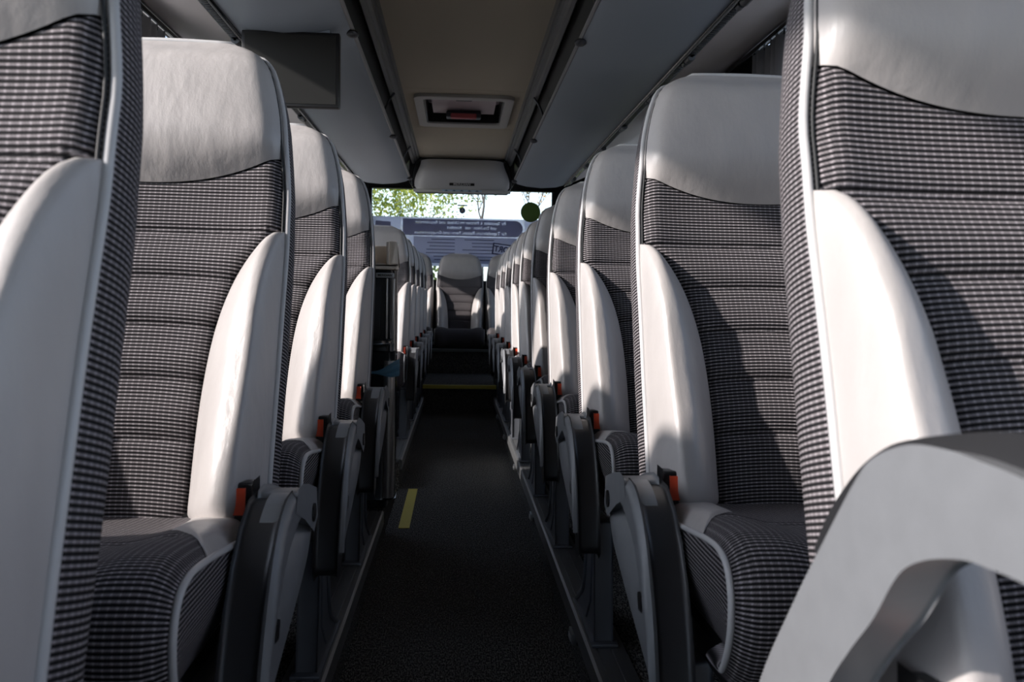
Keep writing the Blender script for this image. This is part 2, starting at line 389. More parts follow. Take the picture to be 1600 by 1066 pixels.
# floor rails
def rail(sx, ya, yb, label):
    b = MB(); prof = [(0.286, 0.09), (0.286, 0.136), (0.292, 0.141), (0.303, 0.141), (0.304, 0.137), (0.308, 0.137), (0.309, 0.141), (0.336, 0.141), (0.337, 0.137), (0.341, 0.137), (0.342, 0.141), (0.372, 0.141), (0.376, 0.131), (0.2955, 0.131), (0.2955, 0.09)]
    b.prism([(sx * x, z) for x, z in prof], ya, yb, 'y')
    o = b.build('floor_rail', ALU, smooth=False)
    return tag(o, label, 'rail', 'aluminium seat rails beside the aisle')
rail(1, Y0, 8.15, 'long grooved aluminium seat rail along the right edge of the aisle')
rail(-1, Y0, 3.16, 'near aluminium seat rail left of the aisle, ending at the black cabinet')
rail(-1, 4.19, 8.15, 'far aluminium seat rail left of the aisle, beyond the stairwell')
# small floor lamps on the step face
fl0 = None
for i, (y, lab) in enumerate(((2.14, 'nearest'), (3.36, 'second'), (4.36, 'third'), (5.35, 'fourth'), (6.3, 'fifth'))):
    if i == 0:
        fl0 = empty('floor_light'); MB().box(0.272, 0.2855, -0.03, 0.03, 0.055, 0.083).build('housing', ALU, fl0, bevel=0.003)
        MB().box(0.2695, 0.2715, -0.018, 0.018, 0.060, 0.074).build('lens', PLATE, fl0, bevel=0.0005); o = fl0
    else: o = copy_tree(fl0)
    o.location = (0.0095, y, 0); tag(o, '%s small metal step light from the camera, low beside the aisle carpet on the right' % lab, 'light', 'step lights along the aisle')

# ------------------------------------------------------------------ luggage racks
RACKZ = 1.85
def rack(sx, label):
    r = empty('luggage_rack', (0, 0, 0)); tag(r, label, 'luggage rack', 'overhead luggage racks')
    sec = [(0.405, 1.868), (0.43, 1.85), (0.50, 1.832), (0.62, 1.822), (0.74, 1.832), (0.795, 1.85), (0.80, 1.88), (0.62, 1.87), (0.44, 1.885)]
    b = MB()
    ys = [Y0 + (6.45 - Y0) * k / 20 for k in range(21)] + [6.55, 6.62, 6.66]
    n = len(sec); base = 0
    for k, y in enumerate(ys):
        sq = {21: .0, 22: .006, 23: .018}.get(k, 0)
        cx, cz = 0.6, 1.86
        for x, z in sec: 
            f = 1 - sq * 6
            b.v.append((sx * (cx + (x - cx) * (1 - sq * 2)), y, cz + (z - cz) * f)); b.uv.append((x, y))
    for k in range(len(ys) - 1):
        for i in range(n):
            j = (i + 1) % n; b.f.append((k * n + i, k * n + j, (k + 1) * n + j, (k + 1) * n + i))
    b.f.append(tuple(range(n))); b.f.append(tuple((len(ys) - 1) * n + i for i in range(n)))
    b.build('bottom_panel', RACKM, r)
    MB().tube([(sx * 0.402, Y0, 1.872), (sx * 0.402, 6.5, 1.872), (sx * 0.42, 6.63, 1.868), (sx * 0.47, 6.69, 1.855), (sx * 0.62, 6.70, 1.84), (sx * 0.76, 6.69, 1.855), (sx * 0.80, 6.64, 1.87)], 0.008, 8).build('edge_profile', LIP, r)
    MB().box(min(sx * .5, sx * .9), max(sx * .5, sx * .9), Y0, 6.6, 1.98, 1.99).box(min(sx * .79, sx * .80), max(sx * .79, sx * .80), Y0, 6.6, 1.88, 1.985).build('inner_wall', VOID, r, smooth=False)
    # brackets
    for k, y in enumerate((1.26, 3.04, 4.90, 6.55)):
        pts = catmull([(sx * 0.395, y, 2.10), (sx * 0.425, y, 2.06), (sx * 0.452, y, 1.99), (sx * 0.445, y, 1.92), (sx * 0.405, y, 1.875)], 6)
        bb = MB(); m = len(pts)
        bb.grid(lambda a, c: Vector(pts[int(round(c * (m - 1)))]) + Vector((0, (a - .5) * 0.035, 0)), 2, m - 1)
        bb.grid(lambda a, c: Vector(pts[int(round(c * (m - 1)))]) + Vector((sx * 0.008, (a - .5) * 0.035, 0.0)), 2, m - 1)
        bb.build('bracket', GLOSSB, r)
        kn = MB(); c0 = Vector((sx * 0.402, y, 1.858))
        kn.grid(lambda a, c: c0 + Vector((0.022 * math.sin(PI * c) * math.cos(2 * PI * a), 0.03 * math.sin(PI * c) * math.sin(2 * PI * a), 0.013 * math.cos(PI * c))), 14, 8, closed_u=True)
        kn.build('bracket_knob', ALUD, r)
        MB().tube([Vector(p) + Vector((0, -.018, 0)) for p in pts], 0.0065, 7).build('bracket_rim', ALUD, r)
    # service track under the outer edge
    tr = MB().prism([(sx * x, z) for x, z in ((0.792, 1.850), (0.800, 1.838), (0.838, 1.852), (0.845, 1.872), (0.80, 1.872))], Y0, 6.62, 'y')
    tk = tr.build('service_track', GLOSSB, r, bevel=0.002)
    MB().tube([(sx * 0.797, Y0, 1.836), (sx * 0.797, 6.6, 1.836)], 0.0035, 6).tube([(sx * 0.842, Y0, 1.853), (sx * 0.842, 6.6, 1.853)], 0.0025, 6).build('track_wire', ALU, tk)
    y = 0.6
    while y < 6.4:
        cl = MB(); cl.tube([(sx * 0.817, y, 1.835), (sx * 0.817, y + 0.055, 1.835)], 0.015, 10); cl.tube([(sx * 0.817, y + 0.075, 1.836), (sx * 0.817, y + 0.105, 1.836)], 0.012, 10).box(sx * .817 - .005, sx * .817 + .005, y, y + .1, 1.832, 1.84)
        cl.build('track_clip', ALUD, tk); y += 0.62
    st = MB(); y = 0.9
    while y < 5.0:
        st.box(min(sx * .806, sx * .828), max(sx * .806, sx * .828), y, y + 0.008, 1.838, 1.846); y += 0.02
    st.build('vent_slots', ALUD, tk, smooth=False)
    return r
rack(-1, 'long blue-grey overhead luggage rack above the seats left of the aisle')
rack(1, 'long blue-grey overhead luggage rack above the seats right of the aisle')

# roof hatch
h = empty('roof_hatch', (0, 0, 0)); tag(h, 'roof hatch with pale grey frame and red handle in the ceiling', 'hatch')
def rrect(x0, x1, y0, y1, r, n=6):
    out = []
    for cx, cy, a in ((x1 - r, y1 - r, 0), (x0 + r, y1 - r, 1), (x0 + r, y0 + r, 2), (x1 - r, y0 + r, 3)):
        for k in range(n + 1):
            t = (a + k / n) * PI / 2; out.append((cx + r * math.cos(t), cy + r * math.sin(t)))
    return out
def ring(outer, inner, z0, z1, name, mat, parent, bevel=0):
    b = MB(); n = len(outer)
    for P, z in ((outer, z1), (outer, z0), (inner, z0), (inner, z1)):
        for x, y in P: b.v.append((x, y, z)); b.uv.append((x, y))
    for k in range(4):
        for i in range(n):
            j = (i + 1) % n; b.f.append((k * n + i, k * n + j, ((k + 1) % 4) * n + j, ((k + 1) % 4) * n + i))
    return b.build(name, mat, parent, bevel=bevel)
ring(rrect(-0.30, 0.30, HY0, HY1, 0.06), rrect(-0.245, 0.245, HY0 + 0.07, HY1 - 0.12, 0.03), 2.128, 2.152, 'hatch_frame', HATCHM, h, 0.004)
ring(rrect(-0.246, 0.246, HY0 + 0.065, HY1 - 0.115, 0.03), rrect(-0.236, 0.236, HY0 + 0.075, HY1 - 0.125, 0.03), 2.14, 2.27, 'rubber_seal', BLACKP, h)
hp = MB().grid(lambda a, c: ((a - .5) * 0.40 * (1 + 0.06 * (1 - c)), HY0 + 0.10 + c * 0.56, 2.24 - 0.06 * smooth01(c) + 0.02 * math.cos(PI * (a - .5) * 2) * 0), 12, 10)
hp.box(-0.24, 0.24, HY0 + 0.07, HY1 - 0.12, 2.262, 2.27)
hp.build('hatch_cover', HATCHP, h)
hb = MB().box(-0.115, 0.115, 5.62, 5.70, 2.135, 2.175).build('handle_frame', ALUD, h, bevel=0.012, seg=3)
MB().box(-0.085, 0.085, 5.612, 5.66, 2.129, 2.160).build('handle', plain('handle_red', (0.75, 0.16, 0.16), 0.25), hb, bevel=0.008, seg=3)
MB().box(-0.05, 0.05, HY0 + 0.06, HY0 + 0.13, 2.135, 2.16).build('latch', BLACKP, h, bevel=0.008)

# cove unit at the end of the ceiling
c = empty('rear_ceiling_unit', (0, 0, 0)); tag(c, 'curved dark grey unit hanging at the rear end of the ceiling panel', 'ceiling unit')
def cove(a, t):
    z = 2.12 - 0.245 * t; y = 7.20 + 0.26 * (1 - math.cos(t * PI / 2)) * 0.3 - 0.05 * math.sin(t * PI)
    wv = 0.35 + 0.055 * smooth01(t * 1.3)
    s = 2 * a - 1
    return (s * wv + 0.002, y + 0.10 * abs(s) ** 8, z)
MB().grid(cove, 40, 14).build('curved_panel', COVE, c)
cw = MB(); cw.box(-0.36, 0.36, 7.32, 7.6, 1.88, 2.29)
for s in (-1, 1): cw.prism([(s * 0.405, 1.88), (s * 0.36, 1.88), (s * 0.335, 2.13), (s * 0.36, 2.29), (s * 0.45, 2.29), (s * 0.45, 1.95)], 7.34, 7.6, 'y')
cw.build('housing', VOID, c, smooth=False)
for s in (-1, 1):
    MB().tube(catmull([(s * 0.345, 7.26, 2.135), (s * 0.385, 7.24, 2.09), (s * 0.41, 7.24, 2.0), (s * 0.415, 7.28, 1.90)], 6), 0.011, 8).build('side_arch', GLOSSB, c)
MB().box(-0.41, 0.415, 7.24, 7.30, 1.852, 1.874).build('light_strip', COVEL, c, bevel=0.005)
bl = MB().box(-0.17, 0.17, 7.236, 7.239, 1.857, 1.871).build('warning_label', BLUEL, c, smooth=False)
tri = MB()
for k in range(5):
    x = -0.13 + k * 0.065; tri.prism([(x - 0.018, 1.859), (x + 0.018, 1.859), (x, 1.869)], 7.234, 7.2355, 'y')
tri.build('label_print', NAVY, bl, smooth=False)
np_ = MB().box(-0.105, 0.105, 7.150, 7.156, 1.895, 1.918).build('name_plate', BLACKP, c, bevel=0.002)
put_text('MERIDIAN', 0.03, 'plate_lettering', COVE, np_, (0, 7.148, 1.9065), sx=1.05, bold=0.0004)

# ------------------------------------------------------------------ seats
TILT = math.radians(16.2); ST, CT = math.sin(TILT), math.cos(TILT)
BZ = 0.47; L = 0.83; VB = 0.462
WT = [(-0.08, .228), (0, .236), (0.2, .240), (.42, .240), (.52, .236), (.60, .230), (.67, .222), (.73, .209), (.775, .193), (.805, .174), (.822, .153), (.83, .132)]
def Wd(v):
    # smoothed width table
    return (interp(WT, v - .02) + interp(WT, v + .02) + 2 * interp(WT, v)) / 4 if v < .79 else interp(WT, v)
def P3(u, v, n): return Vector((u, v * ST - n * CT, BZ + v * CT + n * ST))
def bw(v):
    t = max(0.0, min(1.0, v / VB)); return 0.122 * (1 - t ** 3.5) ** 0.62 * (0.95 + 0.05 * (1 - t))
def seam_h(s): return 0.548 + 0.048 * abs(s) ** 2.2
def nbase(u, v):
    W = Wd(v); r = abs(u) / W
    n = 0.012 * math.sin(min(1, max(0, (v + .05) / .5)) * PI)            # lumbar
    n += 0.028 * r ** 3 * (1 - smooth01((v - .45) / .25))                  # dished sides
    n += 0.030 * smooth01((v - .52) / .12)                                 # headrest forward
    n -= 0.055 * smooth01((v - .74) / .10) ** 1.5                            # rounding over the top
    n -= 0.030 * max(0, (r - .86) / .14) ** 2                            # rolled edge
    n -= 0.02 * smooth01((-v) / .08)
    return n
def seat_meshes():
    D = {}
    grooves = (0.455, 0.372, 0.288, 0.198, 0.10)
    def fab(a, t):
        s = 2 * a - 1
        v = -0.06 + t * (seam_h(s) + 0.06)
        wl = Wd(v); ub = wl - bw(v) if v < VB else wl
        u = s * ub
        v2 = v
        n = nbase(u, v) - 0.004
        for g in grooves: n -= 0.0065 * math.exp(-((v - g - 0.006 * (1 - s * s)) / 0.006) ** 2)
        n += 0.006 * math.sin((v - 0.1) / 0.088 * PI) ** 2 if .1 < v < .455 else 0
        n -= 0.006 * math.exp(-((seam_h(s) - v) / 0.010))
        if v < VB: n -= 0.010 * math.exp(-((1 - abs(s)) * ub / 0.012))
        return u, v2, n
    b = MB().grid(lambda a, t: P3(*fab(a, t)), 44, 120, lambda a, t: (fab(a, t)[0], fab(a, t)[1] + 0.008 * (2 * a - 1) ** 2))
    # side gusset all round
    path = []
    vs = [-0.08 + (L + 0.08) * k / 44 for k in range(45)]
    for v in vs: path.append((-Wd(v), v))
    for k in range(1, 12): path.append((-Wd(L) + 2 * Wd(L) * k / 12, L + 0.004 * math.sin(PI * k / 12)))
    for v in reversed(vs): path.append((Wd(v), v))
    arc = [0]
    for p, q in zip(path, path[1:]): arc.append(arc[-1] + math.hypot(q[0] - p[0], q[1] - p[1]))
    m = len(path)
    def gus(a, t):
        k = int(round(t * (m - 1))); u, v = path[k]
        n0 = nbase(u, min(v, L)) ; nb = -0.105 + 0.015 * smooth01((v - .5) / .3)
        n = n0 + (nb - n0) * a
        out = 0.008 * math.sin(PI * a)
        cx = u * (1 - .06 * a ** 3); 
        sg = 1 if u > 0 else -1
        if v < L - 0.001: return P3(cx + sg * out * .8, v - 0.012 * a ** 3 * smooth01((v - .5) / .3), n)
        return P3(cx, v - 0.012 * a ** 3 + out * .5, n)
    b.grid(gus, 8, m - 1, lambda a, t: (a * 0.1, arc[int(round(t * (m - 1)))]))
    D['backrest'] = b.mesh('backrest', FABRIC, ang=60)
    # headrest
    def head(a, t):
        s = 2 * a - 1
        v = seam_h(s) + t * (L - seam_h(s)); u = s * Wd(v)
        n = nbase(u, v) + 0.014 * (1 - (abs(s)) ** 8) * (1 - (1 - min(1, t * 3.2)) ** 3) * (1 - smooth01((t - .8) / .25) * .6) - 0.006 * (1 - min(1, t * 8))
        n += 0.010 * math.sin(PI * min(1, t * 1.15)) * (1 - s * s)
        return P3(u, v, n)
    D['headrest'] = MB().grid(head, 40, 28).mesh('headrest', LEATHER, ang=70)
    for sg in (-1, 1):
        def bol(a, t):
            v = -0.055 + t * (VB + 0.055); vv = max(v, 0)
            wl = Wd(v); b_ = bw(vv) * (1 - 0.25 * (1 - smooth01((v + 0.055) / 0.04)))
            r = 0 if v > 0.005 else (0.005 - v) / 0.06
            u = wl - b_ + a * b_
            hgt = (0.062 + 0.040 * (1 - smooth01(v / .30))) * (min(1, b_ / 0.10)) ** 1.1
            prof = math.sin(PI / 2 * a / .60) ** 0.95 if a < .60 else (1.0 if a < .74 else math.cos(PI / 2 * min(1.0, (a - .74) / .27)) ** 0.75)
            n = nbase(u, v) * 1.0 + hgt * prof - 0.006 * (1 - prof)
            n -= 0.03 * r * r
            return P3(sg * u, v, n)
        D['bolster%d' % sg] = MB().grid(bol, 22, 50).mesh('side_bolster', LEATHER, ang=80)
    pp = [P3(u * 1.004, v, nbase(u, min(v, L)) + 0.001) for u, v in path]
    D['piping'] = MB().tube(pp, 0.0052, 7).mesh('piping', PIPING, ang=80)
    # inner dark welt beside the piping
    D['welt'] = MB().tube([P3(u * .977, v - (.004 if v >= L else 0), nbase(u * .977, min(v, L)) - 0.0005) for u, v in path], 0.0020, 5).mesh('welt', VOID, ang=80)
    D['shell'] = MB().grid(lambda a, t: P3((2 * a - 1) * Wd(-0.07 + t * (L + .055)) * .94, -0.07 + t * (L + .055), -0.10 - 0.02 * (1 - (2 * a - 1) ** 4) * math.sin(PI * t)), 16, 24).mesh('back_shell', BACKSH)
    # cushion
    CW = 0.237
    prof = catmull([(0.03, .448), (-.06, .457), (-.16, .470), (-.27, .487), (-.36, .499), (-.415, .500), (-.452, .485), (-.472, .450), (-.474, .405), (-.458, .360), (-.43, .330), (-.38, .325)], 6)
    pa = [0]
    for p, q in zip(prof, prof[1:]): pa.append(pa[-1] + (q - p).length)
    def pr(t):
        x = t * (len(prof) - 1); i = min(int(x), len(prof) - 2); return prof[i].lerp(prof[i + 1], x - i), pa[i] + (pa[i + 1] - pa[i]) * (x - i)
    def cwid(y): return CW + 0.004 * smooth01((-y - .1) / .3)
    def nrm(t):
        p0, _ = pr(max(0, t - .02)); p1, _ = pr(min(1, t + .02)); d = (p1 - p0).normalized(); return Vector((-d.y, d.x)) * -1
    def csurf(s, t, lift=0.0):
        p, ar = pr(t); nn = nrm(t)
        if nn.y < 0 and p.x > -.3: nn = -nn
        e = 0.012 * smooth01((abs(s) - .45) / .3) - 0.022 * max(0, (abs(s) - .86) / .14) ** 2
        e -= 0.006 * math.exp(-((ar - 0.30) / 0.008) ** 2) * (abs(s) < .8)
        q = p + nn * (e + lift)
        return Vector((s * cwid(p.x), q.x, q.y))
    b = MB().grid(lambda a, t: csurf(2 * a - 1, t), 40, 66, lambda a, t: ((2 * a - 1) * CW, pr(t)[1]))
    for sg in (-1, 1):   # side panels
        def side(a, t):
            q = csurf(sg, t); y, z = q.y, q.z
            return Vector((q.x + sg * 0.004 * math.sin(PI * min(1, a * 1.2)) * 1.0 - sg * 0.03 * a * a, y * (1 - a) + (-0.22 + (y + .22) * .78) * a, z * (1 - a) + 0.345 * a))
        b.grid(side, 8, 66, lambda a, t: (0.1 * a + csurf(sg, t).y, csurf(sg, t).z * (1 - a) + .345 * a))
    b.box(-.2, .2, -.38, .03, .33, .35)
    D['cushion'] = b.mesh('cushion', FABRIC, ang=60)
    for sg in (-1, 1):
        def patch(a, t):
            # t along depth, a from outer edge inwards
            tt = 0.0 + t * 0.435
            y = pr(tt)[0].x
            wv = interp([(0, .112), (.20, .085), (.335, .0)], -y) if y < 0 else .112
            s = 1 - a * wv / CW
            return csurf(sg * s, tt, 0.0035 * (1 - (2 * a - 1) ** 6) + 0.001)
        D['patch%d' % sg] = MB().grid(patch, 10, 26).mesh('leather_patch', LEATHER, ang=80)
    for sg in (-1, 1):
        D['cpipe%d' % sg] = MB().tube([csurf(sg, 0.01 + .87 * k / 50) + Vector((sg * .001, 0, .001)) for k in range(51)], 0.0045, 7).mesh('cushion_piping', PIPING, ang=80)
    D['base'] = MB().box(-.215, .215, -.40, .06, .285, .328).box(-.19, .19, .0, .12, .30, .46).mesh('seat_frame', BLACKP, bevel=0.012)
    return D
SM = seat_meshes()

# armrest parts are modelled for the right bank (aisle side at -x), then mirrored
EDGE = 0.24          # seat half width; aisle side of the armrest at x = -(EDGE + .07)
def arm_meshes(mir):
    A = {}
    Z = lambda z: z + 0.80
    out = [(0.045, Z(-.345)), (0.040, Z(-.325)), (0.02, Z(-.312)), (-.06, Z(-.296)), (-.125, Z(-.288)), (-.16, Z(-.295)), (-.20, Z(-.318)), (-.235, Z(-.352)), (-.265, Z(-.40)), (-.292, Z(-.455)), (-.312, Z(-.512)),
           (-.27, Z(-.50)), (-.19, Z(-.478)), (-.09, Z(-.455)), (-.01, Z(-.42)), (0.035, Z(-.385))]
    xa = -(EDGE + .068)
    Fc = catmull([(0.045, Z(-.345)), (0.036, Z(-.316)), (-.03, Z(-.297)), (-.10, Z(-.284)), (-.145, Z(-.286)), (-.19, Z(-.305)), (-.235, Z(-.345)), (-.27, Z(-.40)), (-.298, Z(-.455)), (-.322, Z(-.525))], 6)
    Rc = catmull([(0.047, Z(-.352)), (0.046, Z(-.366)), (.042, Z(-.376)), (.040, Z(-.388)), (0.03, Z(-.405)), (.0, Z(-.428)), (-.06, Z(-.452)), (-.14, Z(-.478)), (-.22, Z(-.502)), (-.318, Z(-.530))], 6)
    m = len(Fc) - 1
    def hgt(a, t):
        tb = interp([(0, 1.0), (.12, .86), (.25, .60), (.38, .40), (.5, .30), (.65, .20), (.8, .14), (1, .1)], a)
        e = .010 * max(0, 1 - t / .07) ** 2 + .008 * max(0, 1 - (1 - t) / .12) ** 2
        if t < tb: return e + .002
        q = (t - tb) / max(1e-3, 1 - tb)
        D = .026 * math.sin(PI * min(1, max(0, (a - .17) / .62))) ** .7
        st = smooth01(q / .10)
        rise = smooth01((q - .15) / .6)
        return e + .003 + st * (D * (1 - rise) + .004)
    def sh(a, t):
        k = int(round(a * m)); p = Fc[k].lerp(Rc[k], t); return Vector((xa + hgt(a, t), p.x, p.y))
    sb = MB().grid(sh, m, 60)
    sb.grid(lambda a, t: Vector((sh(a, 0).x + (xa + .040 - sh(a, 0).x) * t, *Fc[int(round(a * m))])), m, 2)
    sb.grid(lambda a, t: Vector((sh(a, 1).x + (xa + .040 - sh(a, 1).x) * t, *Rc[int(round(a * m))])), m, 2)
    A['plate'] = sb.mesh('armrest', SHELLG, ang=70, mirror=mir)
    top = [(0.046, Z(-.356)), (0.037, Z(-.314)), (-.03, Z(-.294)), (-.085, Z(-.282)), (-.116, Z(-.2835)), (-.128, Z(-.305)), (-.06, Z(-.33)), (.02, Z(-.37))]
    A['band'] = MB().prism(top, xa + .001, xa + 0.058, 'x').mesh('top_cap', SHELLG, bevel=0.006, seg=3, mirror=mir)
    pad = [(-.085, Z(-.300)), (-.112, Z(-.289)), (-.160, Z(-.291)), (-.208, Z(-.314)), (-.250, Z(-.352)), (-.284, Z(-.40)), (-.312, Z(-.455)), (-.335, Z(-.52)), (-.342, Z(-.56)), (-.325, Z(-.575)), (-.295, Z(-.56)), (-.27, Z(-.48)), (-.225, Z(-.39)), (-.15, Z(-.335)), (-.08, Z(-.32))]
    A['pad'] = MB().prism(pad, xa + 0.012, xa + 0.062, 'x').mesh('armrest_pad', PADBLK, bevel=0.009, seg=3, mirror=mir)
    cap = MB().tube([(xa - 0.0015, 0.012, Z(-.343)), (xa + 0.012, 0.012, Z(-.343))], 0.015, 16)
    A['cap'] = cap.mesh('pivot_cap', BLACKP, mirror=mir)
    A['slot'] = MB().prism([(-.218, Z(-.432)), (-.236, Z(-.425)), (-.246, Z(-.45)), (-.225, Z(-.452))], xa + 0.006, xa + 0.02, 'x').mesh('release_catch', BLACKP, bevel=0.002, mirror=mir)
    # arm linkage to the seat
    A['hinge'] = MB().box(xa + .03, -.18, -.05, .03, Z(-.40), Z(-.345)).mesh('hinge', BLACKP, bevel=0.006, mirror=mir)
    # pedestal leg
    xl = -EDGE - 0.012
    leg = [(-.315, .012), (-.035, .012), (-.045, .035), (-.10, .065), (-.155, .115), (-.185, .19), (-.195, .29), (-.285, .29), (-.292, .17)]
    A['leg'] = MB().prism(leg, xl, xl + 0.045, 'x').mesh('leg', LEGM, bevel=0.006, seg=3, mirror=mir)
    A['rib'] = MB().tube(catmull([(xl - .001, -.20, .285), (xl - .001, -.19, .18), (xl - .001, -.165, .10), (xl - .001, -.10, .055), (xl - .001, -.05, .028)], 5), [.006] * 21, 7)\
        .tube([(xl - .0005, -.275, .27), (xl - .0005, -.27, .10), (xl - .0005, -.21, .04)], .004, 7).mesh('leg_rib', LEGM, mirror=mir)
    A['foot'] = MB().box(xl - .008, xl + .055, -.335, -.02, .0105, .020).mesh('foot_plate', LEGM, bevel=0.004, mirror=mir)
    # buckle
    bz = 0.484
    A['buckle'] = MB().prism([(-.110, bz - .052), (-.100, bz + .044), (-.070, bz + .044), (-.078, bz - .052)], -EDGE + 0.000, -EDGE + 0.050, 'x').mesh('seat_belt_buckle', BLACKP, bevel=0.005, seg=3, mirror=mir)
    A['button'] = MB().prism([(-.1085, bz - .002), (-.1040, bz + .037), (-.098, bz + .037), (-.100, bz - .002)], -EDGE + 0.012, -EDGE + 0.042, 'x').mesh('release_button', RED, bevel=0.001, mirror=mir)
    A['stalk'] = MB().box(-EDGE + .008, -EDGE + .03, -.098, -.06, .40, bz - .03).mesh('buckle_stalk', BLACKP, bevel=0.004, mirror=mir)
    return A
ARM = {-1: arm_meshes(-1), 1: arm_meshes(1)}

def seat(sx=0, armrest=True, leg=True):
    """sx=+1 right bank (aisle at -x), -1 left bank, 0 plain"""
    r = empty('coach_seat')
    link('backrest', SM['backrest'], r); link('headrest', SM['headrest'], r)
    for s in (-1, 1): link('side_bolster', SM['bolster%d' % s], r)
    p = link('piping', SM['piping'], r); link('welt', SM['welt'], p); link('back_shell', SM['shell'], r)
    c = link('cushion', SM['cushion'], r)
    for s in (-1, 1):
        link('leather_patch', SM['patch%d' % s], c); link('cushion_piping', SM['cpipe%d' % s], c)
    link('seat_frame', SM['base'], r)
    if sx:
        A = ARM[sx]
        if armrest:
            a = link('armrest', A['plate'], r)
            for k, nm in (('band', 'top_cap'), ('pad', 'armrest_pad'), ('cap', 'pivot_cap'), ('slot', 'release_catch')): link(nm, A[k], a)
        link('hinge', A['hinge'], r)
        if leg:
            l = link('leg', A['leg'], r); link('leg_rib', A['rib'], l); link('foot_plate', A['foot'], l)
        k = link('seat_belt_buckle', A['buckle'], r); link('release_button', A['button'], k); link('buckle_stalk', A['stalk'], k)
    return r
XA, XW = 0.555, 1.056
ORD = ['nearest', 'second', 'third', 'fourth', 'fifth', 'sixth', 'seventh', 'eighth', 'ninth', 'tenth']
ROWS_R = [.675, 1.45, 2.22, 3.0, 3.72, 4.45, 5.15, 5.85, 6.6, 7.4]
ROWS_L = [.605, 1.35, 2.07, 2.83, 5.15, 5.86, 6.57, 7.28, 7.97]
G = 'grey and black coach seats in rows'
protoR = protoL = protoW = None
EXTRA = {('R', 0): 'raised grey armrest in the lower right corner', ('L', 0): 'cut off by the left edge of the photo',
         ('L', 1): 'sunlit headrest, red buckle in front', ('R', 1): 'shaded headrest, red buckle beside its folded armrest',
         ('L', 3): 'in front of the black cabinet', ('L', 4): 'first behind the beige tray cabinet'}
for side, rows, sx in (('R', ROWS_R, 1), ('L', ROWS_L, -1)):
    for i, y in enumerate(rows):
        word = 'right' if sx > 0 else 'left'
        if side == 'R' and i == 0: o = seat(1, armrest=False)
        elif side == 'R':
            if protoR is None: protoR = seat(1); o = protoR
            else: o = copy_tree(protoR)
        else:
            if protoL is None: protoL = seat(-1); o = protoL
            else: o = copy_tree(protoL)
        o.location = (sx * XA, y, POD)
        ex = EXTRA.get((side, i))
        if ex: lab = '%s aisle seat %s of the aisle, %s' % (ORD[i], word, ex)
        else: lab = '%s grey leather aisle seat from the camera, %s of the aisle' % (ORD[i], word)
        tag(o, lab, 'seat', G)
        if i >= 0:
            if protoW is None: protoW = seat(0); q = protoW
            else: q = copy_tree(protoW)
            q.location = (sx * XW, y, POD)
            tag(q, '%s window seat from the camera, %s side, half hidden behind its aisle neighbour' % (ORD[i], word), 'seat', G)
RB = 8.7
for x, lab in ((0.0, 'middle seat of the rear bench, facing up the aisle under the rear window'), (-.515, 'rear bench seat just left of the middle one'), (.515, 'rear bench seat just right of the middle one'),
               (-1.03, 'rear bench seat by the left windows'), (1.03, 'rear bench seat by the right windows')):
    q = copy_tree(protoW); q.location = (x, RB, POD + .03); tag(q, lab, 'seat', 'rear bench seats')
struct(MB().box(-.28, .29, 8.30, 9.0, .46, .50).build('trim_8', BLACKP, bevel=.01))

# raised armrest of the nearest right seat
def raised_arm():
    root = [o for o in COL.objects if o.get('label', '').startswith('nearest aisle seat right')][0]
    ox, oy, oz = XA, ROWS_R[0], POD
    def T(pts): return [(d - oy, z - oz) for d, z in pts]
    outer = catmull([(.76, .50), (.715, .599), (.651, .689), (.597, .757), (.551, .812), (.527, .831), (.489, .845), (.449, .849), (.415, .848), (.385, .846), (.34, .838), (.315, .828)], 5)
    inner = catmull([(.312, .808), (.34, .803), (.382, .803), (.406, .802), (.433, .799), (.47, .787), (.498, .769), (.527, .73), (.557, .697), (.589, .657), (.63, .59), (.655, .50)], 5)
    poly = T([(p.x, p.y) for p in outer] + [(p.x, p.y) for p in inner])
    xa = 0.250 - ox
    a = MB().prism(poly, xa, xa + 0.036, 'x').build('armrest', SHELLG, root, bevel=0.007, seg=3)
    po = catmull([(.655, .735), (.632, .768), (.592, .806), (.557, .828), (.525, .840), (.47, .853), (.415, .862), (.35, .862), (.31, .845)], 5)
    pi_ = catmull([(.32, .822), (.40, .830), (.47, .825), (.54, .80), (.59, .762), (.64, .705)], 5)
    MB().prism(T([(p.x, p.y) for p in po] + [(p.x, p.y) for p in pi_]), xa + 0.020, xa + 0.082, 'x').build('armrest_pad', PADBLK, a, bevel=0.010, seg=3)
raised_arm()

# ------------------------------------------------------------------ monitor
t = empty('ceiling_monitor', (-0.596, 2.95, 1.84)); tag(t, 'flat black screen hanging from the left luggage rack', 'monitor')
MB().box(-0.163, 0.163, -0.012, 0.022, -0.262, -0.012).build('housing', BLACKP, t, bevel=0.004)
MB().box(-0.152, 0.152, -0.0145, -0.0125, -0.252, -0.022).build('screen', SCREEN, t, smooth=False)
MB().box(-0.13, 0.13, -0.005, 0.06, -0.011, 0.0).box(-0.13, 0.13, 0.023, 0.06, -0.06, 0.0).build('mounting_bracket', RACKM, t, bevel=0.003)
MB().tube([(-0.105, 0.0, -0.265), (-0.095, 0.0, -0.265)], 0.008, 10).build('latch', ALUD, t)

